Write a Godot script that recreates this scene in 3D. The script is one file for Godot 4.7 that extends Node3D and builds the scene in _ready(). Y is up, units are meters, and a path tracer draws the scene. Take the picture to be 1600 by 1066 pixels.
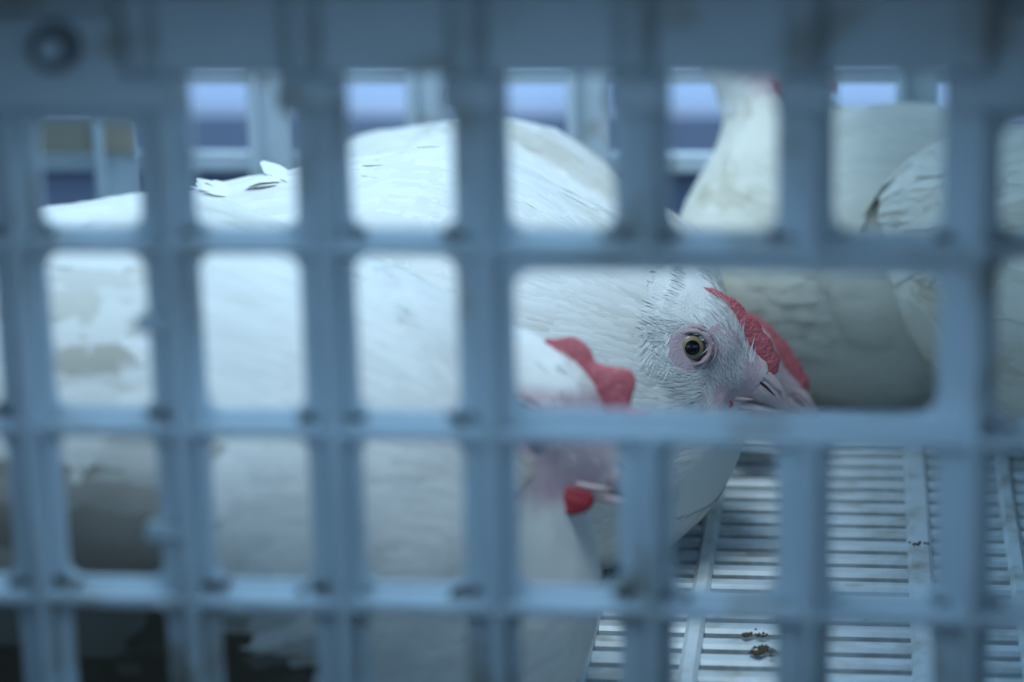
extends Node3D
# White hens in a plastic transport crate, seen through its front lattice. Metres, y up; the crate's slatted floor is y = 0, its front wall z = 0.

var rng := RandomNumberGenerator.new()
var noise := FastNoiseLite.new()
var fine := FastNoiseLite.new()
var M := {}
const COL0 := -0.202
const PITCH := 0.0384
const RAILS := [0.1864, 0.1400, 0.0950, 0.0500, 0.0050]

# ------------------------------------------------------------------ small helpers
func lin(r: float, g: float, b: float) -> Color:
	return Color(r, g, b).linear_to_srgb()

func mat(called: String, c: Color, rough := 0.6, spec := 0.5) -> StandardMaterial3D:
	var m := StandardMaterial3D.new()
	m.resource_name = called
	m.albedo_color = c
	m.roughness = rough
	m.metallic_specular = spec
	M[called] = m
	return m

func noise_tex(freq: float, ramp: Array, seed_: int, octaves := 5, size := 512) -> NoiseTexture2D:
	var n := FastNoiseLite.new()
	n.seed = seed_
	n.frequency = freq
	n.fractal_octaves = octaves
	var t := NoiseTexture2D.new()
	t.width = size
	t.height = size
	t.seamless = true
	t.noise = n
	var g := Gradient.new()
	var offs := PackedFloat32Array()
	var cols := PackedColorArray()
	for r in ramp:
		offs.append(r[0])
		cols.append(r[1])
	g.offsets = offs
	g.colors = cols
	t.color_ramp = g
	return t

func tri(m: StandardMaterial3D, tex: Texture2D, scale_: float) -> void:
	m.albedo_texture = tex
	m.uv1_triplanar = true
	m.uv1_world_triplanar = true
	m.uv1_scale = Vector3.ONE * scale_

func thing(called: String, label: String, category: String, at := Vector3.ZERO, group := "") -> Node3D:
	var o := Node3D.new()
	o.name = called
	o.set_meta("label", label)
	o.set_meta("category", category)
	if group != "":
		o.set_meta("group", group)
	add_child(o, true)
	o.position = at
	return o

func put(called: String, mesh: Mesh, m: Material, parent: Node3D, at := Vector3.ZERO) -> MeshInstance3D:
	var o := MeshInstance3D.new()
	o.name = called
	o.mesh = mesh
	o.material_override = m
	o.position = at
	parent.add_child(o, true)
	return o

func struct(called: String, mesh: Mesh, m: Material, at := Vector3.ZERO) -> MeshInstance3D:
	var o := put(called, mesh, m, self, at)
	o.set_meta("kind", "structure")
	return o

# a box whose edges are chamfered
func box_mesh(size: Vector3, b: float) -> ArrayMesh:
	var st := SurfaceTool.new()
	st.begin(Mesh.PRIMITIVE_TRIANGLES)
	add_box(st, Vector3.ZERO, size, b)
	return st.commit()

func quad(st: SurfaceTool, a: Vector3, b: Vector3, c: Vector3, d: Vector3, outward: Vector3) -> void:
	var n := (b - a).cross(d - a)
	if n.length_squared() < 1e-18:
		n = (c - b).cross(a - b)
	n = n.normalized()
	var pts := [a, b, c, a, c, d]
	if n.dot(outward) < 0.0:
		n = -n
	else:
		pts = [a, c, b, a, d, c]
	for p in pts:
		st.set_normal(n)
		st.add_vertex(p)

func add_box(st: SurfaceTool, c: Vector3, size: Vector3, b: float) -> void:
	var h := size * 0.5
	b = minf(b, minf(h.x, minf(h.y, h.z)) * 0.9)
	for ax in 3:
		var u := (ax + 1) % 3
		var v := (ax + 2) % 3
		for s in [-1.0, 1.0]:
			var pts := []
			for q in [[-1, -1], [1, -1], [1, 1], [-1, 1]]:
				var p := Vector3.ZERO
				p[ax] = s * h[ax]
				p[u] = q[0] * (h[u] - b)
				p[v] = q[1] * (h[v] - b)
				pts.append(c + p)
			var o := Vector3.ZERO
			o[ax] = s
			quad(st, pts[0], pts[1], pts[2], pts[3], o)
			for s2 in [-1.0, 1.0]:
				var e := []
				for q2 in [[0, -1], [0, 1], [1, 1], [1, -1]]:
					var p2 := Vector3.ZERO
					p2[v] = q2[1] * (h[v] - b)
					if q2[0] == 0:
						p2[ax] = s * h[ax]
						p2[u] = s2 * (h[u] - b)
					else:
						p2[ax] = s * (h[ax] - b)
						p2[u] = s2 * h[u]
					e.append(c + p2)
				var o2 := Vector3.ZERO
				o2[ax] = s
				o2[u] = s2
				quad(st, e[0], e[1], e[2], e[3], o2)
	for sx in [-1.0, 1.0]:
		for sy in [-1.0, 1.0]:
			for sz in [-1.0, 1.0]:
				var k := Vector3(sx, sy, sz)
				var a := c + k * (h - Vector3(0, b, b))
				var b2 := c + k * (h - Vector3(b, 0, b))
				var c2 := c + k * (h - Vector3(b, b, 0))
				var n := (b2 - a).cross(c2 - a).normalized()
				var pts2 := [a, c2, b2]
				if n.dot(k) < 0.0:
					n = -n
					pts2 = [a, b2, c2]
				for p3 in pts2:
					st.set_normal(n)
					st.add_vertex(p3)

# a plate in the xy plane from rectangle o (x0, y0, x1, y1) with a rounded hole h; corner radii for the bottom and the top of the hole
func add_plate(st: SurfaceTool, o: Array, h: Array, z0: float, z1: float, rb: float, rt: float) -> void:
	var inner := []
	var outer := []
	var n := 5
	var corners := [[h[2] - rb, h[1] + rb, -90.0, rb, o[2], o[1]], [h[2] - rt, h[3] - rt, 0.0, rt, o[2], o[3]], [h[0] + rt, h[3] - rt, 90.0, rt, o[0], o[3]], [h[0] + rb, h[1] + rb, 180.0, rb, o[0], o[1]]]
	for c in corners:
		for k in n + 1:
			var a := deg_to_rad(c[2] + 90.0 * k / n)
			inner.append(Vector2(c[0] + c[3] * cos(a), c[1] + c[3] * sin(a)))
			outer.append(Vector2(c[4], c[5]))
	var m := inner.size()
	var bev := 0.0006
	for k in m:
		var i0: Vector2 = inner[k]
		var i1: Vector2 = inner[(k + 1) % m]
		var o0: Vector2 = outer[k]
		var o1: Vector2 = outer[(k + 1) % m]
		var mid := Vector2((h[0] + h[2]) / 2, (h[1] + h[3]) / 2)
		var e0 := i0 + (i0 - mid).normalized() * bev
		var e1 := i1 + (i1 - mid).normalized() * bev
		quad(st, Vector3(e0.x, e0.y, z1), Vector3(e1.x, e1.y, z1), Vector3(o1.x, o1.y, z1), Vector3(o0.x, o0.y, z1), Vector3(0, 0, 1))
		quad(st, Vector3(i0.x, i0.y, z0), Vector3(i1.x, i1.y, z0), Vector3(o1.x, o1.y, z0), Vector3(o0.x, o0.y, z0), Vector3(0, 0, -1))
		var inw := (mid - (i0 + i1) / 2.0)
		quad(st, Vector3(i0.x, i0.y, z1 - bev), Vector3(i1.x, i1.y, z1 - bev), Vector3(e1.x, e1.y, z1), Vector3(e0.x, e0.y, z1), Vector3(inw.x, inw.y, 0.01))
		quad(st, Vector3(i0.x, i0.y, z0), Vector3(i1.x, i1.y, z0), Vector3(i1.x, i1.y, z1 - bev), Vector3(i0.x, i0.y, z1 - bev), Vector3(inw.x, inw.y, 0))

# a rib with a trapezoid section: wide at the wall, narrow and slightly rounded at the front edge. along = Vector3.RIGHT or UP
func rib_mesh(length: float, upright: bool, base_w: float, tip_w: float, depth: float) -> ArrayMesh:
	var st := SurfaceTool.new()
	st.begin(Mesh.PRIMITIVE_TRIANGLES)
	var prof := [Vector2(-base_w / 2, 0), Vector2(-tip_w / 2, depth - 0.0006), Vector2(-tip_w / 2 + 0.0007, depth), Vector2(tip_w / 2 - 0.0007, depth), Vector2(tip_w / 2, depth - 0.0006), Vector2(base_w / 2, 0)]
	var pt := func(q: Vector2, s: float) -> Vector3:
		return Vector3(q.x, s, q.y) if upright else Vector3(s, q.x, q.y)
	for k in prof.size():
		var a: Vector2 = prof[k]
		var b: Vector2 = prof[(k + 1) % prof.size()]
		var out2: Vector2 = (a + b) / 2.0 - Vector2(0, depth * 0.5)
		quad(st, pt.call(a, -length / 2), pt.call(b, -length / 2), pt.call(b, length / 2), pt.call(a, length / 2), pt.call(out2, 0.0))
	for s in [-1.0, 1.0]:
		for k in range(1, prof.size() - 1):
			var dir: Vector3 = pt.call(Vector2.ZERO, s)
			quad(st, pt.call(prof[0], s * length / 2), pt.call(prof[k], s * length / 2), pt.call(prof[k + 1], s * length / 2), pt.call(prof[k + 1], s * length / 2), dir)
	return st.commit()

# ------------------------------------------------------------------ distance fields and surface nets
class Field:
	var a := PackedVector3Array()
	var ba := PackedVector3Array()
	var inv := PackedFloat32Array()
	var ra := PackedFloat32Array()
	var dr := PackedFloat32Array()
	var k := PackedFloat32Array()
	var flow := PackedVector3Array()
	var lump := 0.0
	var n: FastNoiseLite
	func bone(p: Vector3, r: float, q: Vector3, s: float, kk: float, fl := Vector3.ZERO) -> void:
		a.append(p)
		ba.append(q - p)
		inv.append(1.0 / maxf((q - p).length_squared(), 1e-9))
		ra.append(r)
		dr.append(s - r)
		k.append(kk)
		flow.append(fl if fl != Vector3.ZERO else (q - p).normalized())
	func at(p: Vector3) -> float:
		var d := 1e9
		for i in a.size():
			var e := p - a[i]
			var t := clampf(e.dot(ba[i]) * inv[i], 0.0, 1.0)
			var x := (e - ba[i] * t).length() - ra[i] - dr[i] * t
			var kk := k[i]
			var h := kk - absf(d - x)
			d = minf(d, x) - (h * h / (4.0 * kk) if h > 0.0 else 0.0)
		if lump > 0.0 and absf(d) < 0.03:
			d += n.get_noise_3dv(p * 1000.0) * lump
		return d
	func grad(p: Vector3) -> Vector3:
		var e := 0.0008
		return Vector3(at(p + Vector3(e, 0, 0)) - at(p - Vector3(e, 0, 0)), at(p + Vector3(0, e, 0)) - at(p - Vector3(0, e, 0)), at(p + Vector3(0, 0, e)) - at(p - Vector3(0, 0, e))).normalized()
	func flow_at(p: Vector3) -> Vector3:
		var f := Vector3.ZERO
		for i in a.size():
			var e := p - a[i]
			var t := clampf(e.dot(ba[i]) * inv[i], 0.0, 1.0)
			var x := absf((e - ba[i] * t).length() - ra[i] - dr[i] * t) + 0.004
			f += flow[i] / (x * x * x)
		return f.normalized()

# returns [vertices, normals, indices]
func nets(f: Field, lo: Vector3, hi: Vector3, cell: float) -> Array:
	var nx := int((hi.x - lo.x) / cell / 4.0 + 1.0) * 4
	var ny := int((hi.y - lo.y) / cell / 4.0 + 1.0) * 4
	var nz := int((hi.z - lo.z) / cell / 4.0 + 1.0) * 4
	var px := nx + 1
	var pxy := px * (ny + 1)
	var g := PackedFloat32Array()
	g.resize(pxy * (nz + 1))
	g.fill(1.0)
	var reach := cell * 4.0 * 1.25 + 0.006
	var done := {}
	for bz in range(0, nz, 4):
		for by in range(0, ny, 4):
			for bx in range(0, nx, 4):
				var d := f.at(lo + Vector3(bx + 2, by + 2, bz + 2) * cell)
				if absf(d) > reach:
					if d < 0.0:
						for z in range(bz, bz + 5):
							for y in range(by, by + 5):
								for x in range(bx, bx + 5):
									var id := x + y * px + z * pxy
									if g[id] == 1.0:
										g[id] = -1.0
					continue
				for z in range(bz, bz + 5):
					for y in range(by, by + 5):
						for x in range(bx, bx + 5):
							var id2 := x + y * px + z * pxy
							if absf(g[id2]) == 1.0:
								g[id2] = f.at(lo + Vector3(x, y, z) * cell)
				done[Vector3i(bx, by, bz)] = true
	var verts := PackedVector3Array()
	var ids := {}
	for blk: Vector3i in done:
		for z in range(blk.z, blk.z + 4):
			for y in range(blk.y, blk.y + 4):
				for x in range(blk.x, blk.x + 4):
					var i0 := x + y * px + z * pxy
					var c := [g[i0], g[i0 + 1], g[i0 + px], g[i0 + px + 1], g[i0 + pxy], g[i0 + pxy + 1], g[i0 + pxy + px], g[i0 + pxy + px + 1]]
					var neg := 0
					for v in c:
						if v < 0.0:
							neg += 1
					if neg == 0 or neg == 8:
						continue
					var s := Vector3.ZERO
					var cnt := 0
					for e in [[0, 1], [2, 3], [4, 5], [6, 7], [0, 2], [1, 3], [4, 6], [5, 7], [0, 4], [1, 5], [2, 6], [3, 7]]:
						var u: float = c[e[0]]
						var w: float = c[e[1]]
						if (u < 0.0) == (w < 0.0):
							continue
						var t := u / (u - w)
						var pa := Vector3(e[0] & 1, (e[0] >> 1) & 1, e[0] >> 2)
						var pb := Vector3(e[1] & 1, (e[1] >> 1) & 1, e[1] >> 2)
						s += pa.lerp(pb, t)
						cnt += 1
					ids[i0] = verts.size()
					verts.append(lo + (Vector3(x, y, z) + s / cnt) * cell)
	var idx := PackedInt32Array()
	var steps := [1, px, pxy]
	for i0: int in ids:
		for ax in 3:
			var st: int = steps[ax]
			var su: int = steps[(ax + 1) % 3]
			var sv: int = steps[(ax + 2) % 3]
			var u0 := g[i0]
			var u1 := g[i0 + st]
			if (u0 < 0.0) == (u1 < 0.0):
				continue
			if not (ids.has(i0 - su) and ids.has(i0 - sv) and ids.has(i0 - su - sv)):
				continue
			var q := [ids[i0], ids[i0 - su], ids[i0 - su - sv], ids[i0 - sv]]
			if u0 < 0.0:
				idx.append_array([q[0], q[2], q[1], q[0], q[3], q[2]])
			else:
				idx.append_array([q[0], q[1], q[2], q[0], q[2], q[3]])
	var nrm := PackedVector3Array()
	nrm.resize(verts.size())
	for t in range(0, idx.size(), 3):
		var n := (verts[idx[t + 2]] - verts[idx[t]]).cross(verts[idx[t + 1]] - verts[idx[t]])
		for j in 3:
			nrm[idx[t + j]] += n
	for j in nrm.size():
		nrm[j] = nrm[j].normalized()
	return [verts, nrm, idx]

class Soup:
	var v := PackedVector3Array()
	var n := PackedVector3Array()
	var c := PackedColorArray()
	var i := PackedInt32Array()
	func mesh() -> ArrayMesh:
		var a := []
		a.resize(Mesh.ARRAY_MAX)
		a[Mesh.ARRAY_VERTEX] = v
		a[Mesh.ARRAY_NORMAL] = n
		a[Mesh.ARRAY_COLOR] = c
		a[Mesh.ARRAY_INDEX] = i
		var m := ArrayMesh.new()
		m.add_surface_from_arrays(Mesh.PRIMITIVE_TRIANGLES, a)
		return m

const CONTOUR := [0.5, 0.95, 0.92, 0.25]
const LANCE := [0.7, 1.0, 0.75, 0.08]

# one feather: a curved blade with a raised middle, rooted at p, lying along t on a surface of normal n
func feather(s: Soup, p: Vector3, t: Vector3, n: Vector3, length: float, w: float, lift: float, col: Color, prof: Array = CONTOUR, drop := 0.0) -> void:
	var droop := 0.98
	var side := n.cross(t)
	var b := s.v.size()
	var m := prof.size() - 1
	for j in m + 1:
		var q := float(j) / m
		var c := p + t * (length * q) + n * (length * lift * (q - droop * q * q) - drop * q * q)
		var slope := lift * (1.0 - 2.0 * droop * q)
		var nn := (n + t * (2.0 * drop * q / length - slope * 0.5)).normalized()
		var hw: float = w * prof[j]
		s.v.append(c - side * hw - n * (hw * hw * 5.0))
		s.v.append(c + n * (hw * 0.12))
		s.v.append(c + side * hw - n * (hw * hw * 5.0))
		s.n.append((nn - side * 0.15).normalized())
		s.n.append(nn)
		s.n.append((nn + side * 0.15).normalized())
		for k in 3:
			s.c.append(col)
		if j < m:
			var o := b + j * 3
			s.i.append_array([o, o + 1, o + 3, o + 1, o + 4, o + 3, o + 1, o + 2, o + 4, o + 2, o + 5, o + 4])

# a feather that follows the body: every row of the blade is pulled onto the field's surface, off metres above it
func long_feather(s: Soup, f: Field, p: Vector3, dir: Vector3, length: float, w: float, off: float, tip_off: float, col: Color) -> void:
	var rows := 7
	var prof := [0.45, 0.8, 0.95, 1.0, 1.0, 0.9, 0.62, 0.12]
	var b := s.v.size()
	var c := p
	var d := dir
	for j in rows + 1:
		var q := float(j) / rows
		var o := lerpf(lerpf(-0.001, off, smoothstep(0.0, 0.25, q)), tip_off, q * q)
		var g := f.grad(c)
		c -= g * (f.at(c) - o)
		d = (d - g * d.dot(g)).normalized()
		var side := g.cross(d)
		var hw: float = w * prof[j]
		s.v.append(c - side * hw - g * hw * 0.12)
		s.v.append(c + g * hw * 0.12)
		s.v.append(c + side * hw - g * hw * 0.12)
		s.n.append((g - side * 0.25).normalized())
		s.n.append(g)
		s.n.append((g + side * 0.25).normalized())
		for k in 3:
			s.c.append(col)
		if j < rows:
			var i0 := b + j * 3
			s.i.append_array([i0, i0 + 1, i0 + 3, i0 + 1, i0 + 4, i0 + 3, i0 + 1, i0 + 2, i0 + 4, i0 + 2, i0 + 5, i0 + 4])
		c += d * (length / rows)

# tube or lathe along rings: rings = Array of arrays of Vector3, all of one size
func skin(rings: Array, closed_ends := true) -> ArrayMesh:
	var st := SurfaceTool.new()
	st.begin(Mesh.PRIMITIVE_TRIANGLES)
	st.set_smooth_group(0)
	var m: int = rings[0].size()
	for r in rings.size() - 1:
		for k in m:
			var a: Vector3 = rings[r][k]
			var b: Vector3 = rings[r][(k + 1) % m]
			var c: Vector3 = rings[r + 1][(k + 1) % m]
			var d: Vector3 = rings[r + 1][k]
			for p in [a, b, c, a, c, d]:
				st.add_vertex(p)
	if closed_ends:
		for e in [0, rings.size() - 1]:
			var mid := Vector3.ZERO
			for p in rings[e]:
				mid += p / m
			for k in m:
				var a2: Vector3 = rings[e][k]
				var b2: Vector3 = rings[e][(k + 1) % m]
				for p in ([mid, b2, a2] if e == 0 else [mid, a2, b2]):
					st.add_vertex(p)
	st.index()
	st.generate_normals()
	return st.commit()

# ------------------------------------------------------------------ the hen
# pos: base on the floor; turn: where the body faces (0 = +x, positive towards -z); head_eye: middle of the head at eye height (world); hf, hu: the head's forward and up
func make_hen(label: String, c: Dictionary) -> Node3D:
	var pos: Vector3 = c.pos
	var root := thing("hen", label, "hen", pos, "white hens in the crate")
	var sc: float = c.get("scale", 1.0)
	var bt := Basis(Vector3.UP, c.turn)
	var L := func(x: float, y: float, z: float) -> Vector3:
		return bt * (Vector3(x, y, z) * sc)
	var hf: Vector3 = c.hf.normalized()
	var hs: Vector3 = hf.cross(c.hu).normalized()
	var hu: Vector3 = hs.cross(hf).normalized()
	var ho: Vector3 = c.head - pos
	var hk: float = c.get("head_scale", 1.0)
	var H := func(u: float, v: float, s: float) -> Vector3:
		return ho + (hf * u + hu * v + hs * s) * (0.001 * hk)
	var back: Vector3 = bt * Vector3(-1, -0.05, 0)
	# trunk
	var f := Field.new()
	f.n = noise
	f.lump = 0.0016
	f.bone(L.call(-0.125, 0.112, 0), 0.022 * sc, L.call(-0.075, 0.086, 0), 0.056 * sc, 0.03, back)
	for s in [-1.0, 1.0]:
		f.bone(L.call(-0.07, 0.084, 0.006 * s), 0.058 * sc, L.call(0.0, 0.077, 0.012 * s), 0.072 * sc, 0.03, back)
		f.bone(L.call(0.0, 0.077, 0.012 * s), 0.072 * sc, L.call(0.055, 0.066, 0.008 * s), 0.06 * sc, 0.03, back)
		f.bone(L.call(0.035, 0.085, 0.058 * s), 0.028 * sc, L.call(-0.065, 0.088, 0.056 * s), 0.026 * sc, 0.02, back)
	f.bone(L.call(0.066, 0.054, 0), 0.050 * sc, L.call(-0.03, 0.052, 0), 0.050 * sc, 0.03, back)
	var nb: Vector3 = L.call(0.062, 0.085, 0)
	var path: Array = c.get("neck", [])
	var prev := nb
	var pr := 0.05 * sc
	for q in path:
		var w: Vector3 = q[0] - pos
		f.bone(prev, pr, w, q[1], 0.03, (prev - w).normalized())
		prev = w
		pr = q[1]
	var nape: Vector3 = H.call(-15.0, -3.0, 0.0)
	f.bone(prev, pr, nape, 0.0165, 0.010, (prev - nape).normalized())
	# head
	var hb := -hf
	f.bone(H.call(-8, 4, 0), 0.0155 * hk, H.call(3, 2.0, 0), 0.0145 * hk, 0.008, hb)
	f.bone(H.call(3, -2, 0), 0.0135 * hk, H.call(24.5, -7.2, 0), 0.0070 * hk, 0.006, hb)
	f.bone(H.call(-4, -9, 0), 0.012 * hk, H.call(19, -14.5, 0), 0.0042 * hk, 0.006, (hb - hu * 0.25).normalized())
	f.bone(H.call(0, 4.5, 8), 0.0062 * hk, H.call(10, 0, 6), 0.005 * hk, 0.004, hb)
	f.bone(H.call(0, 4.5, -8), 0.0062 * hk, H.call(10, 0, -6), 0.005 * hk, 0.004, hb)
	var lo := Vector3(1e9, 1e9, 1e9)
	var hi := -lo
	for i in f.a.size():
		var r := maxf(f.ra[i], f.ra[i] + f.dr[i]) + 0.012
		for p in [f.a[i], f.a[i] + f.ba[i]]:
			lo = lo.min(p - Vector3.ONE * r)
			hi = hi.max(p + Vector3.ONE * r)
	var cell: float = c.get("cell", 0.0055)
	var body := nets(f, lo, hi, cell)
	var soup := Soup.new()
	soup.v = body[0].duplicate()
	soup.n = body[1].duplicate()
	soup.i = body[2].duplicate()
	for k in soup.v.size():
		if (soup.v[k] - ho).length() > 0.03:
			soup.v[k] -= soup.n[k] * 0.0002
	if c.has("fine"):
		f.lump = 0.0004
		f.n = fine
		var hd := nets(f, ho - Vector3.ONE * 0.034, ho + Vector3.ONE * 0.034, 0.0014)
		var b0 := soup.v.size()
		var hv: PackedVector3Array = hd[0]
		var hn: PackedVector3Array = hd[1]
		for k in hv.size():
			hv[k] += hn[k] * lerpf(0.0006, -0.004, smoothstep(0.027, 0.034, (hv[k] - ho).length()))
		soup.v.append_array(hv)
		soup.n.append_array(hn)
		for k in hd[2]:
			soup.i.append(k + b0)
		f.n = noise
		f.lump = 0.0016
	var tint: Color = c.get("tint", Color.WHITE)
	var white := Color(0.77, 0.75, 0.715) * tint
	var skin_c: Color = c.get("skin", Color(0.52, 0.38, 0.41))
	var skin_r: float = c.get("skin_r", 16.5)
	for p in soup.v:
		var e: Vector3 = (p - ho) * (1000.0 / hk)
		var u := e.dot(hf)
		var v := e.dot(hu)
		var near := 1.0 - smoothstep(skin_r - 2.0, skin_r + 2.0, Vector2((u - 9.0) * 0.85, v + 5.0).length() + 3.0 * fine.get_noise_3dv(p * 1500.0))
		if e.length() > 45.0:
			near = 0.0
		soup.c.append(white.lerp(skin_c, near))
	put("body", soup.mesh(), M.skin, root)
	# plumage: contour feathers strewn over the surface, each lying with the flow from bill to tail
	var fs := Soup.new()
	var bv: PackedVector3Array = body[0]
	var bn: PackedVector3Array = body[1]
	var bi: PackedInt32Array = body[2]
	var dens: float = c.get("density", 1.0)
	var dirt: float = c.get("dirt", 0.3)
	for t in range(0, bi.size(), 3):
		var p0 := bv[bi[t]]
		var p1 := bv[bi[t + 1]]
		var p2 := bv[bi[t + 2]]
		var area := (p1 - p0).cross(p2 - p0).length() * 0.5
		var mid := (p0 + p1 + p2) / 3.0
		var e := mid - ho
		var hd2 := e.length()
		var neck := 1.0 - smoothstep(0.055, 0.115, hd2)
		var per := lerpf(36000.0, 300000.0, neck) * dens
		if hd2 < 0.029 or (hd2 < 0.06 and e.dot(hf) > 0.008):
			continue
		var want := area * per
		var cnt := int(want) + (1 if rng.randf() < want - int(want) else 0)
		for k in cnt:
			var ra := rng.randf()
			var rb := rng.randf()
			if ra + rb > 1.0:
				ra = 1.0 - ra
				rb = 1.0 - rb
			var p := p0 + (p1 - p0) * ra + (p2 - p0) * rb
			var n := (bn[bi[t]] * (1.0 - ra - rb) + bn[bi[t + 1]] * ra + bn[bi[t + 2]] * rb).normalized()
			var d := f.flow_at(p)
			d += Vector3(rng.randf_range(-1, 1), rng.randf_range(-1, 1), rng.randf_range(-1, 1)) * 0.16
			d = (d - n * d.dot(n)).normalized()
			var ln := lerpf(rng.randf_range(0.026, 0.040), rng.randf_range(0.015, 0.024), neck)
			var w := lerpf(rng.randf_range(0.005, 0.008), rng.randf_range(0.0011, 0.0020), neck)
			var lift := rng.randf_range(0.012, 0.045)
			# where the surface turns end-on to the flow (rump, breast) the feathers are short
			ln *= 1.0 - 0.65 * smoothstep(0.55, 0.95, absf(f.flow_at(p).dot(n)))
			fs_color_feather(fs, p + n * 0.0001, d, n, ln, w, lift, clampf(f.at(p + d * ln), -0.004, ln * 0.6), pos, dirt, tint, c.get("patches", []), CONTOUR if neck < 0.5 else LANCE)
	# the head: short close feathers on crown and nape, thin bristles on cheek and lores, bare skin round the eye
	var face: float = c.get("face", 0.4)
	var src_v: PackedVector3Array = soup.v
	for t in range(0, soup.i.size(), 3):
		var q0 := src_v[soup.i[t]]
		if (q0 - ho).length_squared() > 0.033 * 0.033:
			continue
		var q1 := src_v[soup.i[t + 1]]
		var q2 := src_v[soup.i[t + 2]]
		var area2 := (q1 - q0).cross(q2 - q0).length() * 0.5
		var mid2: Vector3 = ((q0 + q1 + q2) / 3.0 - ho) * (1000.0 / hk)
		var u := mid2.dot(hf)
		var v := mid2.dot(hu)
		var sd := mid2.dot(hs)
		if c.has("fine") and t < body[2].size() and mid2.length() < 31.0:
			continue
		var eye_d := Vector2(u + 0.3, v).length()
		if eye_d < 7.8 and absf(sd) > 6.0:
			continue
		if u > 21.0 or (u > 12.0 and v < -11.5):
			continue
		var crown := v > 8.0 - maxf(0.0, u) * 0.25 or u < -14.0
		var lore := u > 8.0 and not crown
		var per2 := (1300000.0 if crown else (1500000.0 if lore else 2400000.0)) * face
		if u > 4.0 and crown:
			per2 *= 0.8
		var want2 := area2 * per2
		var cnt2 := int(want2) + (1 if rng.randf() < want2 - int(want2) else 0)
		for k in cnt2:
			var ra := rng.randf()
			var rb := rng.randf()
			if ra + rb > 1.0:
				ra = 1.0 - ra
				rb = 1.0 - rb
			var p := q0 + (q1 - q0) * ra + (q2 - q0) * rb
			var n: Vector3 = soup.n[soup.i[t]]
			var d := -hf
			if crown:
				d = (-hf * 1.0 + hu * (0.35 if u > 2.0 else -0.1))
			elif lore:
				d = -hf * 0.6 + hu * 0.55
			else:
				# cheek: swept back under the eye and down towards the throat
				var around := Vector2(u, v).normalized()
				var tang := Vector2(around.y, -around.x)
				d = (-hf * 0.8 - hu * 0.22) + (hf * tang.x + hu * tang.y) * (0.5 if v < 0.0 else 0.1)
			d += (hf * rng.randf_range(-1, 1) + hu * rng.randf_range(-1, 1) + hs * rng.randf_range(-1, 1)) * (0.18 if crown else 0.24)
			d = (d - n * d.dot(n)).normalized()
			var tone := rng.randf_range(0.88, 1.02)
			var col := Color(0.80 * tone, 0.79 * tone, 0.77 * tone)
			if crown:
				feather(fs, p - n * 0.0004, d, n, rng.randf_range(0.005, 0.0085), rng.randf_range(0.0003, 0.0006), rng.randf_range(0.06, 0.16), col, LANCE)
			elif lore:
				feather(fs, p, d, n, rng.randf_range(0.002, 0.0045), rng.randf_range(0.00007, 0.00014), rng.randf_range(0.08, 0.3), col, LANCE)
			else:
				feather(fs, p, d, n, rng.randf_range(0.0045, 0.0090), rng.randf_range(0.00008, 0.00017), rng.randf_range(0.08, 0.3), col, LANCE)
	if c.has("fine"):
		# ear tuft behind the eye and the white spikes at the foot of the comb
		for k in 520:
			var uu := rng.randf_range(-19.0, -10.5)
			var vv := rng.randf_range(-9.0, 3.5)
			var p: Vector3 = H.call(uu, vv, 16.0)
			for it in 4:
				p -= f.grad(p) * f.at(p)
			var n := f.grad(p)
			var d := (-hf * 0.45 - hu * 0.9 + hf * rng.randf_range(-0.2, 0.2))
			d = (d - n * d.dot(n)).normalized()
			feather(fs, p, d, n, rng.randf_range(0.006, 0.010), rng.randf_range(0.00015, 0.0003), rng.randf_range(0.2, 0.5), Color(0.8, 0.79, 0.77), LANCE)
		for k in 46:
			var q := rng.randf()
			var p: Vector3 = H.call(lerpf(11.0, 25.0, q), lerpf(9.0, -3.0, q) + rng.randf_range(-2.5, 1.0), 8.0)
			for it in 4:
				p -= f.grad(p) * f.at(p)
			var n := f.grad(p)
			var d := hu * 0.9 - hf * 0.25 + hf * rng.randf_range(-0.35, 0.35) + hs * rng.randf_range(0.0, 0.4)
			feather(fs, p, d.normalized(), n, rng.randf_range(0.004, 0.009), rng.randf_range(0.0002, 0.00045), 0.2, Color(0.8, 0.79, 0.78), LANCE)
	# feathers ruffled up on the back
	for tw in c.get("tufts", []):
		var p: Vector3 = tw - pos
		for it in 4:
			p -= f.grad(p) * f.at(p)
		var n := f.grad(p)
		for k in 16:
			var d := (f.flow_at(p) + n * rng.randf_range(0.05, 0.3) + hs * rng.randf_range(-0.5, 0.5)).normalized()
			var nn := (n - d * n.dot(d)).normalized()
			feather(fs, p + hs * rng.randf_range(-0.01, 0.01) + d * rng.randf_range(-0.006, 0.004) - n * 0.002, d, nn, rng.randf_range(0.010, 0.017), rng.randf_range(0.0025, 0.005), 0.15, Color(0.80, 0.79, 0.765), CONTOUR, rng.randf_range(-0.004, 0.006))
	var pl := put("plumage", fs.mesh(), M.feather, root)
	pl.set_meta("kind", "stuff")
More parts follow.
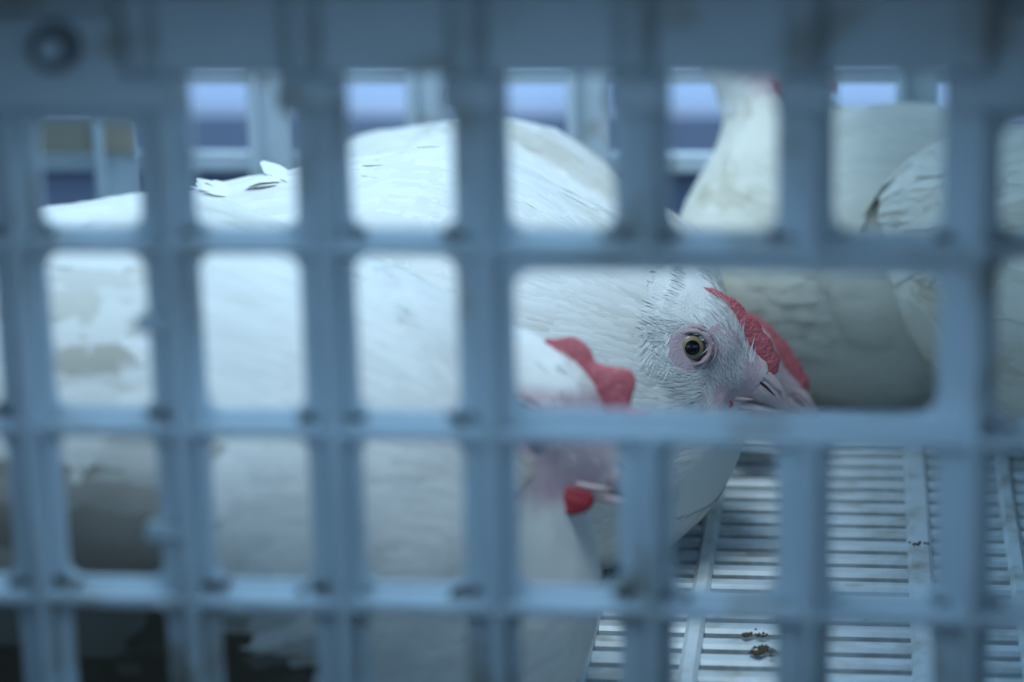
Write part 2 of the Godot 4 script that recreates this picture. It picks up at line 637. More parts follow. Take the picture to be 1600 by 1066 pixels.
	# wings and tail
	for s in ([-1.0, 1.0] if c.get("wings", true) else []):
		var ws := Soup.new()
		for row in [[0.0, 0.020, 0.0015, 11, 0.100, 0.012], [0.02, 0.010, 0.0025, 11, 0.072, 0.012], [0.045, 0.0, 0.003, 10, 0.045, 0.011]]:
			for k in row[3]:
				var q: float = float(k) / (row[3] - 1)
				var p: Vector3 = L.call(row[0] + lerpf(0.012, -0.02, q), lerpf(0.126, 0.062, q), 0.086 * s)
				var d: Vector3 = bt * Vector3(-1.0, lerpf(-0.12, 0.10, q), 0)
				var tone := rng.randf_range(0.9, 1.0)
				var col := Color(0.77 * tone, 0.745 * tone, 0.70 * tone) * tint
				if row[0] == 0.0 and q > 0.85 and dirt > 0.2:
					col = Color(0.62, 0.52, 0.36)
				col = col.lerp(paint_wing_shade(col, p + d * row[4] * 0.3 + pos, c.get("patches", [])), 0.85)
				long_feather(ws, f, p, d, row[4] * sc * rng.randf_range(0.93, 1.05), row[5] * sc, row[2] + rng.randf_range(0.0, 0.0008), 0.0003, col)
		put("wing", ws.mesh(), M.feather, root)
	var ts := Soup.new()
	for s in [-1.0, 1.0]:
		for k in c.get("tail", 7):
			var q: float = k / 6.0
			var p: Vector3 = L.call(-0.105, 0.118 + 0.006 * q, 0.004 * s + 0.012 * s * (1.0 - q))
			var d: Vector3 = (bt * Vector3(-1.0, c.get("tail_up", 0.2) + 0.4 * q, 0.22 * s * (1.0 - q) + 0.03 * s)).normalized()
			var n: Vector3 = (bt * Vector3(0.5, 0.4, 0.8 * s)).normalized()
			n = (n - d * n.dot(d)).normalized()
			feather(ts, p, d, n, rng.randf_range(0.055, 0.072) * sc, 0.010, 0.05, Color(0.78, 0.76, 0.72), [0.5, 0.8, 1.0, 0.95, 0.2])
	if ts.v.size() > 0: put("tail", ts.mesh(), M.feather, root)
	head_parts(root, f, H, hf, hu, hs, c)
	return root

func fs_color_feather(fs: Soup, p: Vector3, d: Vector3, n: Vector3, ln: float, w: float, lift: float, drop: float, pos: Vector3, dirt: float, tint: Color, patches: Array, prof: Array) -> void:
	var tone := rng.randf_range(0.90, 1.02)
	var col := Color(0.77 * tone, 0.75 * tone, 0.715 * tone) * tint
	# droppings and dust dried into the feathers in patches
	var q := (p + pos) * 1000.0
	var stain := noise.get_noise_3d(q.x * 0.55 + 300.0, q.y * 0.55, q.z * 0.55) + 0.35 * fine.get_noise_3d(q.x * 0.6, q.y * 0.6, q.z * 0.6)
	var amt := smoothstep(0.28 - dirt * 0.5, 0.75 - dirt * 0.4, stain + rng.randf_range(-0.08, 0.08)) * minf(1.0, 0.35 + dirt)
	col = col.lerp(Color(0.36, 0.30, 0.19), amt * 0.8)
	col = paint_wing_shade(col, p + pos, patches)
	feather(fs, p, d, n, ln, w, lift, col, prof, drop)

# shade under the wing painted onto the flank: brown with a ragged outline
func paint_wing_shade(col: Color, w: Vector3, patches: Array) -> Color:
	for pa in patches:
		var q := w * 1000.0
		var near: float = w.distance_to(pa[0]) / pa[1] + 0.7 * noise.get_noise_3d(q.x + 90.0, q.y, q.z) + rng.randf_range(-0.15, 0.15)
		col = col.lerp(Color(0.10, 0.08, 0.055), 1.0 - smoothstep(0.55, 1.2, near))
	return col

func dome(r: float, h: float, inner: float, rings := 8, seg := 28) -> ArrayMesh:
	# a spherical cap along +z, from radius inner to radius r
	var st := SurfaceTool.new()
	st.begin(Mesh.PRIMITIVE_TRIANGLES)
	st.set_smooth_group(0)
	var big := (r * r + h * h) / (2.0 * h)
	var pt := func(a: float, q: float) -> Vector3:
		return Vector3(cos(a) * q, sin(a) * q, sqrt(maxf(big * big - q * q, 0.0)) - (big - h))
	for i in rings:
		var q0 := lerpf(inner, r, float(i) / rings)
		var q1 := lerpf(inner, r, float(i + 1) / rings)
		for k in seg:
			var a0 := TAU * k / seg
			var a1 := TAU * (k + 1) / seg
			var a: Vector3 = pt.call(a0, q0)
			var b: Vector3 = pt.call(a1, q0)
			var c: Vector3 = pt.call(a1, q1)
			var d: Vector3 = pt.call(a0, q1)
			for p in ([a, b, c, a, c, d] if q0 > 0.0 else [a, c, d]):
				st.add_vertex(p)
	st.index()
	st.generate_normals()
	return st.commit()

func ring_mesh(r: float, tube: float, squash: float, wob: float, seg := 40) -> ArrayMesh:
	var rings := []
	for k in seg + 1:
		var a := TAU * k / seg
		var rr := r * (1.0 + wob * sin(a * 2.0 + 0.7)) 
		var row := []
		for j in 8:
			var b := TAU * j / 8
			var q := rr + cos(b) * tube * (1.0 + 0.25 * sin(a * 9.0))
			row.append(Vector3(cos(a) * q * 1.06, sin(a) * q * 0.96, -sin(b) * tube * squash))
		rings.append(row)
	return skin(rings, false)

func head_parts(root: Node3D, f: Field, H: Callable, hf: Vector3, hu: Vector3, hs: Vector3, c: Dictionary) -> void:
	f.lump = 0.0
	for s in [1.0, -1.0]:
		var p: Vector3 = H.call(0.0, 0.0, 15.0 * s)
		for it in 8:
			p -= hs * s * f.at(p)
		var n: Vector3 = (f.grad(p) + hs * s * 2.0).normalized()
		var x: Vector3 = (hf - n * hf.dot(n)).normalized()
		var b := Basis(x, n.cross(x), n)
		var eye := put("eye", dome(0.0055, 0.0030, 0.0), M.eye_rim, root)
		eye.transform = Transform3D(b, p - n * 0.0007)
		if c.get("shut", false):
			eye.material_override = M.lid
			put("lid_slit", box_mesh(Vector3(0.011, 0.0018, 0.0018), 0.0005), M.eye_rim, eye, Vector3(0, -0.0014, 0.0023))
		else:
			put("iris", dome(0.0040, 0.0012, 0.0), M.iris, eye, Vector3(-0.0003, 0.0002, 0.0021))
			put("pupil", dome(0.0026, 0.0005, 0.0), M.pupil, eye, Vector3(-0.0003, 0.0002, 0.00295))
		put("eyelid", ring_mesh(0.0060, 0.0010, 1.3, 0.02), M.lid, eye, Vector3(0, 0, 0.0006))
		put("lid_fold", ring_mesh(0.0079, 0.0007, 1.3, 0.03), M.lid, eye, Vector3(0.0003, -0.0003, -0.0006))
		# wattle
		var wl: float = c.get("wattle", 8.0)
		var rings := []
		for k in 9:
			var q := k / 8.0
			var row := []
			var half := (3.4 + 0.5 * wl) * sqrt(maxf(0.02, 1.0 - pow(2.0 * q - 0.75, 2.0))) + 0.6
			for j in 12:
				var a := TAU * j / 12
				var u := 12.5 + 0.25 * wl - 3.0 * q + cos(a) * half
				var w := 8.2 + (0.06 * wl) * q + sin(a) * (1.3 + 0.3 * sin(k * 2.0 + j))
				row.append(H.call(u, -15.8 - wl * q, w * s))
			if s > 0.0:
				row.reverse()
			rings.append(row)
		put("wattle", skin(rings), M.wattle, root)
	# comb: a fleshy serrated blade along the forehead
	var tall: float = c.get("comb", 1.0)
	var lean: float = c.get("comb_lean", 0.0)
	var base := [Vector2(-1.5, 17.6), Vector2(5.0, 15.4), Vector2(12.0, 11.0), Vector2(18.5, 6.0), Vector2(24.5, 1.0), Vector2(29.0, -2.2), Vector2(31.5, -4.5)]
	var crings := []
	var steps := 42
	for k in steps + 1:
		var q := float(k) / steps * (base.size() - 1)
		var i := mini(int(q), base.size() - 2)
		var bp: Vector2 = base[i].lerp(base[i + 1], q - i)
		var tg: Vector2 = (base[i + 1] - base[i]).normalized()
		var up := Vector2(-tg.y, tg.x)
		var fr := float(k) / steps
		var h := tall * (5.6 * pow(sin(PI * clampf(fr * 0.92 + 0.05, 0, 1)), 0.6) + 0.9 * absf(sin(fr * 17.0)) * sin(PI * fr))
		if tall > 1.2:
			h = h * 0.72 + tall * 4.6 * pow(absf(sin(fr * PI * 3.4)), 1.3) * sin(PI * fr)
		var th := 3.1 * pow(sin(PI * clampf(fr, 0.03, 0.97)), 0.35)
		var row := []
		for j in 14:
			var a := TAU * j / 14
			var yy := (sin(a) * 0.5 + 0.5)
			var bump := 1.0 + 0.16 * fine.get_noise_3d(k * 30.0, j * 40.0, 0.0) + 0.10 * sin(k * 1.9 + j)
			var tt: float = th * lerpf(1.0, 0.42, yy) * bump
			var o2 := bp + up * (yy * (h + 2.5) - 2.5)
			row.append(H.call(o2.x, o2.y, cos(a) * tt + lean * yy * yy))
		crings.append(row)
	put("comb", skin(crings), M.comb, root)
	# bill
	var prof := [[20.0, -5.0, -14.6, 5.0], [24.0, -3.4, -15.0, 6.3], [27.0, -2.9, -15.2, 6.3], [30.0, -3.6, -15.3, 5.7], [33.0, -5.6, -15.4, 4.8], [35.5, -8.2, -15.8, 3.7], [37.6, -10.9, -16.3, 2.6], [39.2, -13.4, -16.9, 1.6], [40.0, -15.2, -17.2, 0.7]]
	var ub := []
	for pz in prof:
		var row := []
		for j in 20:
			var a := TAU * j / 20
			var cy: float = (pz[1] + pz[2]) / 2.0
			var hy: float = (pz[1] - pz[2]) / 2.0
			var sx := cos(a)
			var sy := sin(a)
			row.append(H.call(pz[0], cy + signf(sy) * pow(absf(sy), 0.75) * hy, signf(sx) * pow(absf(sx), 0.9) * pz[3] * (1.0 if sy < 0.0 else 1.0 - 0.38 * sy)))
		ub.append(row)
	var bill := put("upper_bill", skin(ub), M.bill, root)
	for s in [1.0, -1.0]:
		# nostril: a dark slanting slit under a swollen flap
		var nr := []
		var fl := []
		for k in 9:
			var q := k / 8.0
			var row := []
			var row2 := []
			var rr := 0.75 * sin(PI * clampf(q, 0.06, 0.94))
			var r2 := 1.5 * pow(sin(PI * clampf(q, 0.05, 0.95)), 0.7)
			for j in 10:
				var a := TAU * j / 10
				row.append(H.call(lerpf(25.4, 33.0, q) + cos(a) * rr * 0.7, lerpf(-6.9, -11.2, q) + sin(a) * rr, (lerpf(6.2, 4.25, q) + cos(a) * 0.8) * s))
				row2.append(H.call(lerpf(25.6, 34.6, q) + cos(a) * r2 * 0.8, lerpf(-4.6, -9.4, q) + sin(a) * r2, (lerpf(4.9, 3.4, q) + cos(a) * 1.3) * s))
			nr.append(row)
			fl.append(row2)
		put("nostril", skin(nr), M.pupil_dull, bill)
		put("nostril_flap", skin(fl), M.bill, bill)
	var lb := []
	for pz in [[14.0, -15.6, -19.0, 6.0], [18.0, -15.5, -19.4, 6.2], [24.0, -15.4, -19.2, 5.6], [30.0, -15.5, -18.7, 4.3], [34.5, -16.0, -18.2, 2.8], [37.2, -16.6, -17.6, 1.0]]:
		var row := []
		for j in 16:
			var a := TAU * j / 16
			row.append(H.call(pz[0], (pz[1] + pz[2]) / 2.0 + sin(a) * (pz[1] - pz[2]) / 2.0, cos(a) * pz[3]))
		lb.append(row)
	for s in [1.0, -1.0]:
		# pale fold of skin at the corner of the mouth
		var gp := []
		for k in 9:
			var q := k / 8.0
			var row := []
			var rr := 0.95 * sin(PI * clampf(0.12 + q * 0.8, 0.0, 1.0))
			for j in 10:
				var a := TAU * j / 10
				row.append(H.call(lerpf(9.5, 26.0, q), -14.0 - 0.9 * sin(q * PI) + sin(a) * rr, (lerpf(8.4, 5.9, q) + cos(a) * rr * 0.8) * s))
			gp.append(row)
		put("gape", skin(gp), M.bill, root)
	put("lower_bill", skin(lb), M.bill, root)

# ------------------------------------------------------------------ scene
func _ready() -> void:
	rng.seed = 41
	noise.seed = 7
	noise.frequency = 0.022
	noise.fractal_octaves = 3
	fine.seed = 3
	fine.frequency = 0.11
	# camera: a short telephoto looking down and a little to the left through the lattice, focused on the near eye of one hen
	var cam := Camera3D.new()
	cam.name = "camera"
	add_child(cam)
	cam.transform = Transform3D(Basis(Vector3(0.99221658, -0.02400654, -0.12218813), Vector3(-0.01119894, 0.96006145, -0.27956501), Vector3(0.1240195, 0.27875742, 0.95232004)).orthonormalized(), Vector3(0, 0.3468, 0.6225))
	cam.near = 0.02
	cam.far = 400.0
	cam.current = true
	var at := CameraAttributesPhysical.new()
	at.frustum_focal_length = 90.0
	at.frustum_focus_distance = 0.932
	at.exposure_aperture = 5.4
	cam.attributes = at
	cam.fov = 14.152
	# light: open overcast daylight, blue in the camera's white balance
	var env := Environment.new()
	env.background_mode = Environment.BG_SKY
	var sky := Sky.new()
	var sm := ProceduralSkyMaterial.new()
	sm.sky_top_color = lin(0.38, 0.68, 1.0)
	sm.sky_horizon_color = lin(0.38, 0.67, 1.0)
	sm.sky_curve = 0.2
	sm.ground_bottom_color = lin(0.05, 0.06, 0.07)
	sm.ground_horizon_color = lin(0.2, 0.26, 0.32)
	sm.sky_energy_multiplier = 1.0
	sky.sky_material = sm
	env.sky = sky
	env.tonemap_mode = Environment.TONE_MAPPER_LINEAR
	env.tonemap_exposure = 1.95
	env.sdfgi_enabled = true
	env.ssao_enabled = true
	env.ssil_enabled = true
	var we := WorldEnvironment.new()
	we.name = "world"
	we.environment = env
	add_child(we)
	var sun := DirectionalLight3D.new()
	sun.name = "sun"
	sun.light_energy = 0.35
	sun.light_angular_distance = 24.0
	sun.light_color = lin(0.68, 0.87, 1.0)
	sun.shadow_enabled = true
	add_child(sun)
	sun.look_at_from_position(Vector3(-0.05, 1.0, 0.28), Vector3.ZERO, Vector3.FORWARD)
	materials()
	setting()
	crate()
	hens()

func materials() -> void:
	var w := mat("plastic", Color.WHITE, 0.42, 0.5)
	tri(w, noise_tex(0.012, [[0.0, lin(0.26, 0.23, 0.18)], [0.22, lin(0.46, 0.47, 0.46)], [0.34, lin(0.60, 0.66, 0.70)], [0.6, lin(0.63, 0.70, 0.75)], [1.0, lin(0.66, 0.73, 0.78)]], 11), 3.0)
	w.backlight_enabled = true
	w.backlight = Color(0.4, 0.4, 0.4)
	var fl := mat("floor_plastic", Color.WHITE, 0.36, 0.5)
	tri(fl, noise_tex(0.02, [[0.0, lin(0.30, 0.29, 0.24)], [0.28, lin(0.46, 0.50, 0.51)], [0.5, lin(0.58, 0.65, 0.69)], [1.0, lin(0.63, 0.70, 0.75)]], 23), 4.0)
	mat("dung", lin(0.09, 0.066, 0.042), 0.85, 0.3)
	mat("canvas", lin(0.035, 0.042, 0.045), 0.8)
	mat("plug", lin(0.14, 0.15, 0.16), 0.6)
	mat("batten", lin(0.40, 0.34, 0.26), 0.7)
	var st := mat("steel", Color.WHITE, 0.6, 0.4)
	tri(st, noise_tex(0.02, [[0.0, lin(0.03, 0.03, 0.032)], [1.0, lin(0.06, 0.06, 0.065)]], 5), 2.0)
	var bl := mat("blue_paint", Color.WHITE, 0.5, 0.5)
	tri(bl, noise_tex(0.01, [[0.0, lin(0.17, 0.20, 0.29)], [0.5, lin(0.21, 0.24, 0.34)], [1.0, lin(0.25, 0.28, 0.38)]], 9), 1.0)
	var gr := mat("asphalt", Color.WHITE, 0.9, 0.3)
	tri(gr, noise_tex(0.05, [[0.0, lin(0.03, 0.03, 0.03)], [1.0, lin(0.065, 0.064, 0.06)]], 15), 0.7)
	var sk := mat("skin", Color.WHITE, 0.62, 0.35)
	sk.vertex_color_use_as_albedo = true
	var nt := NoiseTexture2D.new()
	var nn := FastNoiseLite.new()
	nn.seed = 77
	nn.frequency = 0.03
	nn.fractal_octaves = 4
	nt.noise = nn
	nt.seamless = true
	nt.as_normal_map = true
	nt.bump_strength = 10.0
	sk.normal_enabled = true
	sk.normal_texture = nt
	sk.normal_scale = 0.6
	sk.uv1_triplanar = true
	sk.uv1_scale = Vector3.ONE * 60.0
	var fe := mat("feather", Color.WHITE, 0.7, 0.25)
	fe.vertex_color_use_as_albedo = true
	fe.backlight_enabled = true
	fe.backlight = Color(0.3, 0.3, 0.3)
	fe.cull_mode = BaseMaterial3D.CULL_DISABLED
	var cb := mat("comb", Color.WHITE, 0.48, 0.5)
	tri(cb, noise_tex(0.03, [[0.0, lin(0.40, 0.07, 0.09)], [0.5, lin(0.50, 0.11, 0.13)], [1.0, lin(0.58, 0.22, 0.23)]], 31), 40.0)
	cb.subsurf_scatter_enabled = true
	cb.subsurf_scatter_strength = 0.1
	mat("wattle", lin(0.34, 0.024, 0.035), 0.45)
	var bi := mat("bill", Color.WHITE, 0.42, 0.5)
	tri(bi, noise_tex(0.02, [[0.0, lin(0.48, 0.35, 0.35)], [0.5, lin(0.54, 0.41, 0.41)], [1.0, lin(0.60, 0.48, 0.47)]], 33), 40.0)
	var ld := mat("lid", lin(0.40, 0.28, 0.30), 0.5)
	ld.normal_enabled = true
	ld.normal_texture = nt
	ld.normal_scale = 1.2
	ld.uv1_triplanar = true
	ld.uv1_scale = Vector3.ONE * 90.0
	cb.normal_enabled = true
	cb.normal_texture = nt
	cb.normal_scale = 1.0
	var ey := mat("eye_rim", lin(0.02, 0.018, 0.015), 0.12)
	ey.clearcoat_enabled = true
	var ir := mat("iris", lin(0.22, 0.155, 0.065), 0.14)
	ir.clearcoat_enabled = true
	mat("pupil", lin(0.004, 0.004, 0.004), 0.06)
	mat("pupil_dull", lin(0.05, 0.02, 0.02), 0.7)

func setting() -> void:
	struct("ground", box_mesh(Vector3(120, 0.2, 120), 0.01), M.asphalt, Vector3(0, -1.25, 0))
	# the steel deck the crate stands on
	var deck := thing("lorry_deck", "dark steel deck under the white plastic poultry crate", "deck", Vector3(0, -0.026, -0.27))
	put("deck_plate", box_mesh(Vector3(1.6, 0.02, 1.05), 0.003), M.steel, deck, Vector3(0, -0.0105, 0))
	for s in [-0.6, 0.6]:
		put("deck_leg", box_mesh(Vector3(0.08, 1.12, 0.08), 0.006), M.steel, deck, Vector3(s, -0.581, 0))
	for x in [-0.2455, 0.0775]:  # added unseen posts that darken both edges of the front wall
		var post := thing("added_shade_post", "added dark steel post shading the crate front, " + ("left" if x < 0.0 else "right") + " of the hand opening", "post", Vector3(x, -0.026, 0.092))
		put("shade_post_shaft", box_mesh(Vector3(0.042, 0.60, 0.15), 0.004), M.steel, post, Vector3(0, 0.30, 0))
		put("shade_post_foot", box_mesh(Vector3(0.07, 0.008, 0.17), 0.002), M.steel, post, Vector3(0, 0.0045, 0))
	var side := thing("added_shade_board", "added low dark board shading the foot of the crate front", "board", Vector3(-0.08, -0.026, 0.178))  # added out of view to keep low light off the bottom rows
	for k in 2:
		put("shade_board_plank", box_mesh(Vector3(1.5, 0.0825, 0.018), 0.003), M.steel, side, Vector3(0, 0.0425 + 0.0845 * k, 0))
	for x in [-0.5, 0.0, 0.5]:
		put("shade_board_hinge", box_mesh(Vector3(0.05, 0.12, 0.006), 0.002), M.steel, side, Vector3(x, 0.062, 0.0125))
	# added unseen roll that darkens the top of the front wall
	var roll := thing("added_shade_roll", "added dark tarpaulin roll shading the top of the crate front", "tarpaulin", Vector3(-0.08, 0.330, 0.118))
	var spiral := []
	for k in 2:
		var row := []
		for j in 28:
			var a := TAU * j / 28
			var rr := 0.056 + 0.003 * sin(a * 3.0) + 0.004 * j / 28.0
			row.append(Vector3((-0.45 if k == 0 else 0.45), sin(a) * rr, cos(a) * rr))
		spiral.append(row)
	put("shade_roll_body", skin(spiral), M.canvas, roll)
	for x in [-0.181, 0.174]:
		put("shade_roll_strap", box_mesh(Vector3(0.025, 0.127, 0.127), 0.022), M.steel, roll, Vector3(x, 0, 0))
	var beam := thing("blue_beam", "wide blue painted beam out of focus behind the far crate wall", "beam", Vector3(-0.1, -1.15, -1.25))
	put("beam_top", box_mesh(Vector3(3.0, 0.04, 0.5), 0.006), M.blue_paint, beam, Vector3(0, 1.15, 0))
	put("beam_face", box_mesh(Vector3(3.0, 1.128, 0.46), 0.006), M.blue_paint, beam, Vector3(0, 0.564, -0.005))

func crate() -> void:
	var root := thing("poultry_crate", "white plastic slatted poultry crate with square openings in its front wall", "crate", Vector3(0, 0, 0))
	var x0 := -0.5492
	var x1 := 0.4108
	var zb := -0.60
	# front wall: a sheet with rounded openings
	var st := SurfaceTool.new()
	st.begin(Mesh.PRIMITIVE_TRIANGLES)
	var zf := -0.0095
	var zk := -0.0125
	for i in range(-9, 16):
		var xa := COL0 + PITCH * i - 0.00205
		var xb := xa + PITCH
		var hx0 := COL0 + PITCH * i + 0.0047
		var hx1 := hx0 + 0.0250
		for j in 5:
			var yt: float = RAILS[j - 1] if j > 0 else 0.2400
			var yb: float = RAILS[j]
			var hb := yb + 0.0028
			var ht := yt - 0.0036
			var rt := 0.0042
			if j == 0:
				ht = 0.2285 if (i >= 1 and i <= 5) else 0.2152
				rt = 0.0018 if (i >= 1 and i <= 5) else 0.004
			if j == 1 and i >= 3 and i <= 5:
				if i == 3:
					add_plate(st, [xa, yb, xb + 2 * PITCH, yt], [hx0 + 0.0004, yb + 0.004, hx1 + 2 * PITCH, ht - 0.0035], zk, zf, 0.005, 0.005)
				continue
			add_plate(st, [xa, yb, xb, yt], [hx0, hb, hx1, ht], zk, zf, 0.0042, rt)
	var fw := put("front_wall", st.commit(), M.plastic, root)
	for i in range(-9, 17):
		var xr := COL0 + PITCH * i
		var hand := i == 4 or i == 5
		var spans := [[0.0, 0.2215]]
		if hand:
			spans = [[0.0, 0.1400], [0.1830, 0.2215]]
		for s in spans:
			put("upright_rib", rib_mesh(s[1] - s[0], true, 0.0042, 0.0026, 0.0095), M.plastic, fw, Vector3(xr, (s[0] + s[1]) / 2, zf - 0.0001))
	for y in RAILS:
		put("cross_rib", rib_mesh(x1 - x0, false, 0.0038, 0.0025, 0.0089), M.plastic, fw, Vector3((x0 + x1) / 2, y, zf - 0.0001))
	# top rim: a hollow beam standing proud of the ribs, notched over the five middle openings
	for i in range(-9, 16):
		var xa := COL0 + PITCH * i
		if i >= 1 and i <= 5:
			put("rim_tooth", box_mesh(Vector3(0.0134, 0.0086, 0.0150), 0.0012), M.plastic, fw, Vector3(xa - 0.00205, 0.2252, -0.0001))
		else:
			put("rim_plate", box_mesh(Vector3(PITCH - 0.0010 if i != 0 else PITCH - 0.004, 0.0236, 0.0150), 0.0012), M.plastic, fw, Vector3(xa + PITCH / 2 - 0.00205 - (0.0 if i != 0 else 0.0016), 0.2331, 0.0003))
	put("rim_tooth", box_mesh(Vector3(0.0100, 0.0086, 0.0150), 0.0012), M.plastic, fw, Vector3(COL0 + PITCH * 6 - 0.0042, 0.2252, -0.0001))
	put("rim_beam", box_mesh(Vector3(PITCH * 5 + 0.004, 0.0330, 0.0146), 0.0012), M.plastic, fw, Vector3(COL0 + PITCH * 3.5 - 0.002, 0.2462, -0.0008))
	for i in range(1, 7):
		put("rim_rib", box_mesh(Vector3(0.0085, 0.0300, 0.0090), 0.0030), M.plastic, fw, Vector3(COL0 + PITCH * i - 0.00205, 0.2446, 0.0078))
	for s in [[x0, COL0 + PITCH - 0.002], [COL0 + PITCH * 6 - 0.002, x1]]:
		put("rim_beam", box_mesh(Vector3(s[1] - s[0], 0.0170, 0.0140), 0.0012), M.plastic, fw, Vector3((s[0] + s[1]) / 2, 0.2538, -0.0008))
	# hinge boss on the plate at the upper left
	var boss := CylinderMesh.new()
	boss.top_radius = 0.0056
	boss.bottom_radius = 0.0058
	boss.height = 0.006
	var bo := put("hinge_boss", boss, M.plug, fw, Vector3(-0.1848, 0.2372, 0.0098))
	bo.rotation.x = PI / 2
	var cap := CylinderMesh.new()
	cap.top_radius = 0.0024
	cap.bottom_radius = 0.0030
	cap.height = 0.003
	var cp := put("hinge_pin", cap, M.plastic, fw, Vector3(-0.1848, 0.2372, 0.0138))
	cp.rotation.x = PI / 2
	for p in [[0.1669, 0.0095], [0.1131, 0.0105]]:
		put("stop_tab", box_mesh(Vector3(p[1], 0.0045, 0.004), 0.0008), M.plastic, fw, Vector3(-0.1640 - p[1] / 2, p[0], -0.0045))
	# dried dirt in the lower corners of the openings
	var dr := Soup.new()
	for i in range(-1, 8):
		for j in 5:
			for s in [0, 1]:
				if rng.randf() < 0.4:
					continue
				var x := COL0 + PITCH * i + (0.0052 if s == 0 else 0.0300)
				var y: float = RAILS[j] + 0.0031
				if j == 1 and i >= 3 and i <= 5:
					continue
				for k in rng.randi_range(2, 9):
					blob(dr, Vector3(x + rng.randf_range(-0.003, 0.003), y + absf(rng.randfn(0.0, 0.0007)) - 0.001, -0.0085 + rng.randf_range(-0.0015, 0.0028)), rng.randf_range(0.0006, 0.0017))
	var dm := put("dried_dirt", dr.mesh(), M.dung, fw)
	dm.set_meta("kind", "stuff")
	# floor: cross slats and bars along the depth
	var fl := Node3D.new()
	fl.name = "floor"
	root.add_child(fl)
	var slat := box_mesh(Vector3(x1 - x0 - 0.008, 0.010, 0.0076), 0.0013)
	var n := int((0.0 - zb) / 0.0135)
	for k in n:
		put("floor_slat", slat, M.floor_plastic, fl, Vector3((x0 + x1) / 2, -0.0062, -0.0155 - 0.0135 * k))
	for b in [[-0.4750, 0.006], [-0.4400, 0.006], [-0.3620, 0.008], [-0.3270, 0.006], [-0.2500, 0.008], [-0.2000, 0.006], [-0.1650, 0.008], [-0.0870, 0.006], [-0.0518, 0.0062], [0.0236, 0.0088], [0.0570, 0.0062], [0.0950, 0.006], [0.1700, 0.008], [0.2050, 0.006], [0.2800, 0.008], [0.3150, 0.006], [0.3900, 0.008]]:
		put("floor_bar", box_mesh(Vector3(b[1], 0.015, -zb - 0.02), 0.0014), M.floor_plastic, fl, Vector3(b[0], -0.0067, zb / 2))
	var dd := Soup.new()
	for p in [[-0.0300, -0.2055, 0.0060], [-0.0285, -0.2085, 0.0045], [-0.0340, -0.2200, 0.0040], [-0.0290, -0.2190, 0.003], [0.0225, -0.3075, 0.0036], [0.0260, -0.3085, 0.0022], [0.0400, -0.2500, 0.002], [-0.0150, -0.2900, 0.0022], [0.0050, -0.2350, 0.0018], [-0.0450, -0.2400, 0.002]]:
		for k in 12:
			blob(dd, Vector3(p[0] + rng.randfn(0.0, p[2] * 0.4), 0.0008, p[1] + rng.randfn(0.0, p[2] * 0.3)), p[2] * rng.randf_range(0.12, 0.32))
	put("droppings", dd.mesh(), M.dung, fl).set_meta("kind", "stuff")
	# back wall: wider openings
	var bw := Node3D.new()
	bw.name = "back_wall"
	root.add_child(bw)
	for k in range(-4, 8):
		var x := -0.1206 + 0.0735 * k
		if x < x0 + 0.02 or x > x1 - 0.02:
			continue
		put("back_upright", box_mesh(Vector3(0.0190, 0.262, 0.004), 0.001), M.plastic, bw, Vector3(x, 0.124, zb))
		put("back_upright_rib", box_mesh(Vector3(0.0045, 0.262, 0.010), 0.001), M.plastic, bw, Vector3(x - 0.0075, 0.124, zb + 0.0068))
	for r in [[0.0735, 0.009], [0.1150, 0.0085], [0.026, 0.009], [0.1720, 0.009], [0.2200, 0.012]]:
		put("back_rail", box_mesh(Vector3(x1 - x0, r[1], 0.006), 0.001), M.plastic, bw, Vector3((x0 + x1) / 2, r[0], zb - 0.005))
	put("back_patch", box_mesh(Vector3(0.062, 0.018, 0.006), 0.001), M.batten, bw, Vector3(-0.363, 0.0885, zb + 0.005))
	for x in [x0, x1]:
		put("end_wall", box_mesh(Vector3(0.006, 0.27, -zb - 0.02), 0.001), M.plastic, root, Vector3(x, 0.122, zb / 2))
	# lid: plates round an open hatch, with an added lip out of view that shades the top rim
	var ly := 0.2655
	var hx := [-0.33, -0.03]
	var hz := [-0.014, -0.57]
	var lid := Node3D.new()
	lid.name = "lid"
	root.add_child(lid)
	for s in [[x0, hx[0]], [hx[1], x1]]:
		put("lid_plate", box_mesh(Vector3(s[1] - s[0], 0.004, 0.606), 0.001), M.plastic, lid, Vector3((s[0] + s[1]) / 2, ly, zb / 2 - 0.003))
	put("lid_plate", box_mesh(Vector3(hx[1] - hx[0], 0.004, -hz[0]), 0.001), M.plastic, lid, Vector3((hx[0] + hx[1]) / 2, ly, hz[0] / 2))
	put("lid_plate", box_mesh(Vector3(hx[1] - hx[0], 0.004, hz[1] - zb + 0.006), 0.001), M.plastic, lid, Vector3((hx[0] + hx[1]) / 2, ly, (hz[1] + zb) / 2 - 0.003))
	put("added_shade_lip", box_mesh(Vector3(x1 - x0, 0.006, 0.067), 0.001), M.plastic, lid, Vector3((x0 + x1) / 2, ly - 0.0005, 0.0337))

func blob(s: Soup, p: Vector3, r: float) -> void:
	var b := s.v.size()
	var col := Color.WHITE
	for k in 5:
		var a := TAU * k / 5 + rng.randf()
		s.v.append(p + Vector3(cos(a) * r, -r * 0.3, sin(a) * r))
		s.n.append(Vector3(cos(a), 0.1, sin(a)).normalized())
		s.c.append(col)
	s.v.append(p + Vector3(rng.randf_range(-0.3, 0.3) * r, r * 0.7, rng.randf_range(-0.3, 0.3) * r))
	s.n.append(Vector3.UP)
	s.c.append(col)
	for k in 5:
		s.i.append_array([b + k, b + (k + 1) % 5, b + 5])

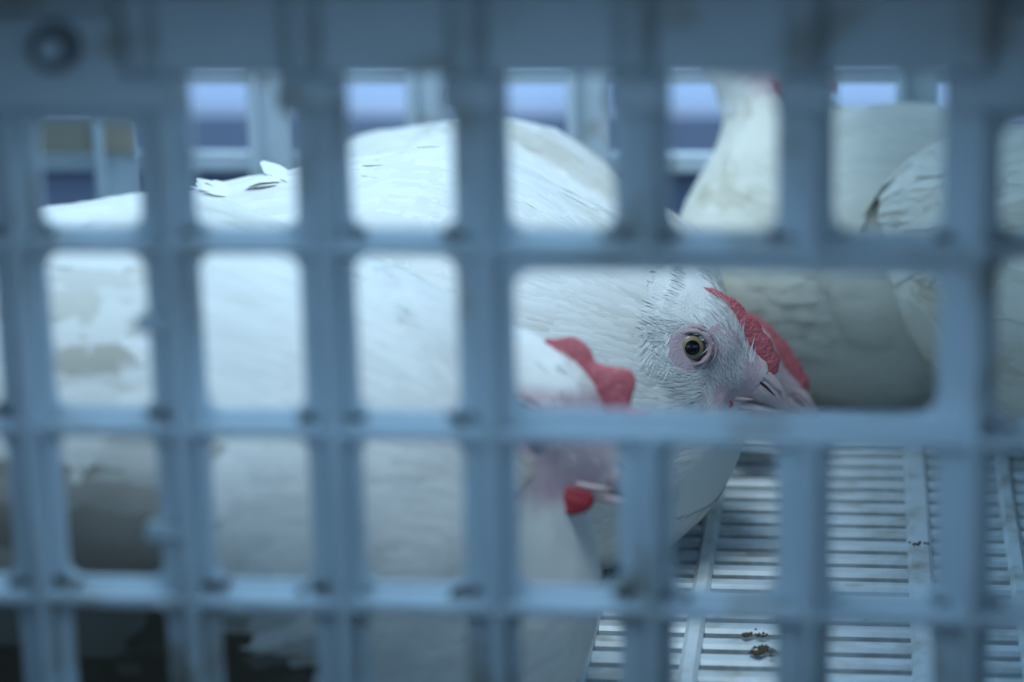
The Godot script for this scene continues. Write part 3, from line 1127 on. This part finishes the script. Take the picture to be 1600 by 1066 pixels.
func hens() -> void:
	var R := Vector3(0.9922, -0.0240, -0.1222)
	var U := Vector3(0.0, 0.985, -0.17)
	var t := deg_to_rad(12.6)
	make_hen("white hen in sharp focus with small red comb and open amber eye", {
		"pos": Vector3(-0.147, 0, -0.314), "turn": deg_to_rad(-10.0), "scale": 0.85, "cell": 0.0042, "fine": true, "face": 1.0, "dirt": 0.16,
		"head": Vector3(-0.0573, 0.0804, -0.2889), "hf": R * cos(t) - U * sin(t), "hu": R * sin(t) + U * cos(t),
		"neck": [[Vector3(-0.098, 0.078, -0.298), 0.033]], "wattle": 5.0, "comb": 1.12, "comb_lean": 0.8, "tail": 4, "tail_up": -0.35,
		"tufts": [Vector3(-0.2200, 0.118, -0.320), Vector3(-0.2600, 0.108, -0.320), Vector3(-0.1980, 0.120, -0.320)]})
	t = deg_to_rad(10.0)
	var R2 := Vector3(0.97, -0.03, 0.12)
	make_hen("white hen nearest the front lattice, its eye shut and a red wattle under its bill", {
		"pos": Vector3(-0.212, 0, -0.160), "turn": deg_to_rad(-4.0), "scale": 0.98, "dirt": 0.35, "face": 0.12,
		"head": Vector3(-0.0955, 0.0965, -0.1600), "head_scale": 1.15, "hf": R2 * cos(t) - U * sin(t), "hu": R2 * sin(t) + U * cos(t),
		"neck": [[Vector3(-0.120, 0.036, -0.160), 0.034], [Vector3(-0.124, 0.070, -0.164), 0.024]], "wattle": 9.0, "comb": 1.22, "comb_lean": 1.0, "shut": true, "skin_r": 15.0,
		"patches": [[Vector3(-0.222, 0.064, -0.080), 0.056], [Vector3(-0.172, 0.042, -0.088), 0.040], [Vector3(-0.25, 0.02, -0.1), 0.06]]})  # dark brown painted in for the shade below the wing
	t = deg_to_rad(15.0)
	make_hen("white hen behind the sharp one, its dark red comb showing past that hen's bill", {
		"pos": Vector3(-0.146, 0, -0.450), "turn": deg_to_rad(-40.0), "scale": 0.73, "dirt": 0.25, "face": 0.3,
		"head": Vector3(-0.0475, 0.0435, -0.3930), "hf": R * cos(t) - U * sin(t), "hu": R * sin(t) + U * cos(t),
		"neck": [[Vector3(-0.080, 0.064, -0.412), 0.024]], "wattle": 9.0, "comb": 0.75, "tail": 0})
	make_hen("white hen at the back right with its neck stretched up", {
		"pos": Vector3(0.015, 0, -0.505), "turn": deg_to_rad(176.0), "scale": 0.71, "dirt": 0.40, "tint": Color(1.0, 0.97, 0.88), "face": 0.3, "tail": 4,
		"head": Vector3(-0.041, 0.146, -0.535), "hf": Vector3(0.8, -0.15, 0.5), "hu": Vector3.UP,
		"neck": [[Vector3(-0.036, 0.11, -0.535), 0.017]], "wattle": 12.0, "comb": 1.3})
	make_hen("dirty white hen at the right edge, turned away over the bare floor slats", {
		"pos": Vector3(0.130, 0, -0.405), "turn": deg_to_rad(-20.0), "scale": 0.84, "dirt": 0.38, "wings": false, "tint": Color(1.0, 0.97, 0.88), "face": 0.3, "tail": 0,
		"head": Vector3(0.235, 0.12, -0.37), "hf": Vector3(0.9, -0.1, 0.3), "hu": Vector3.UP,
		"neck": [[Vector3(0.215, 0.09, -0.375), 0.03]], "wattle": 9.0, "comb": 1.2})
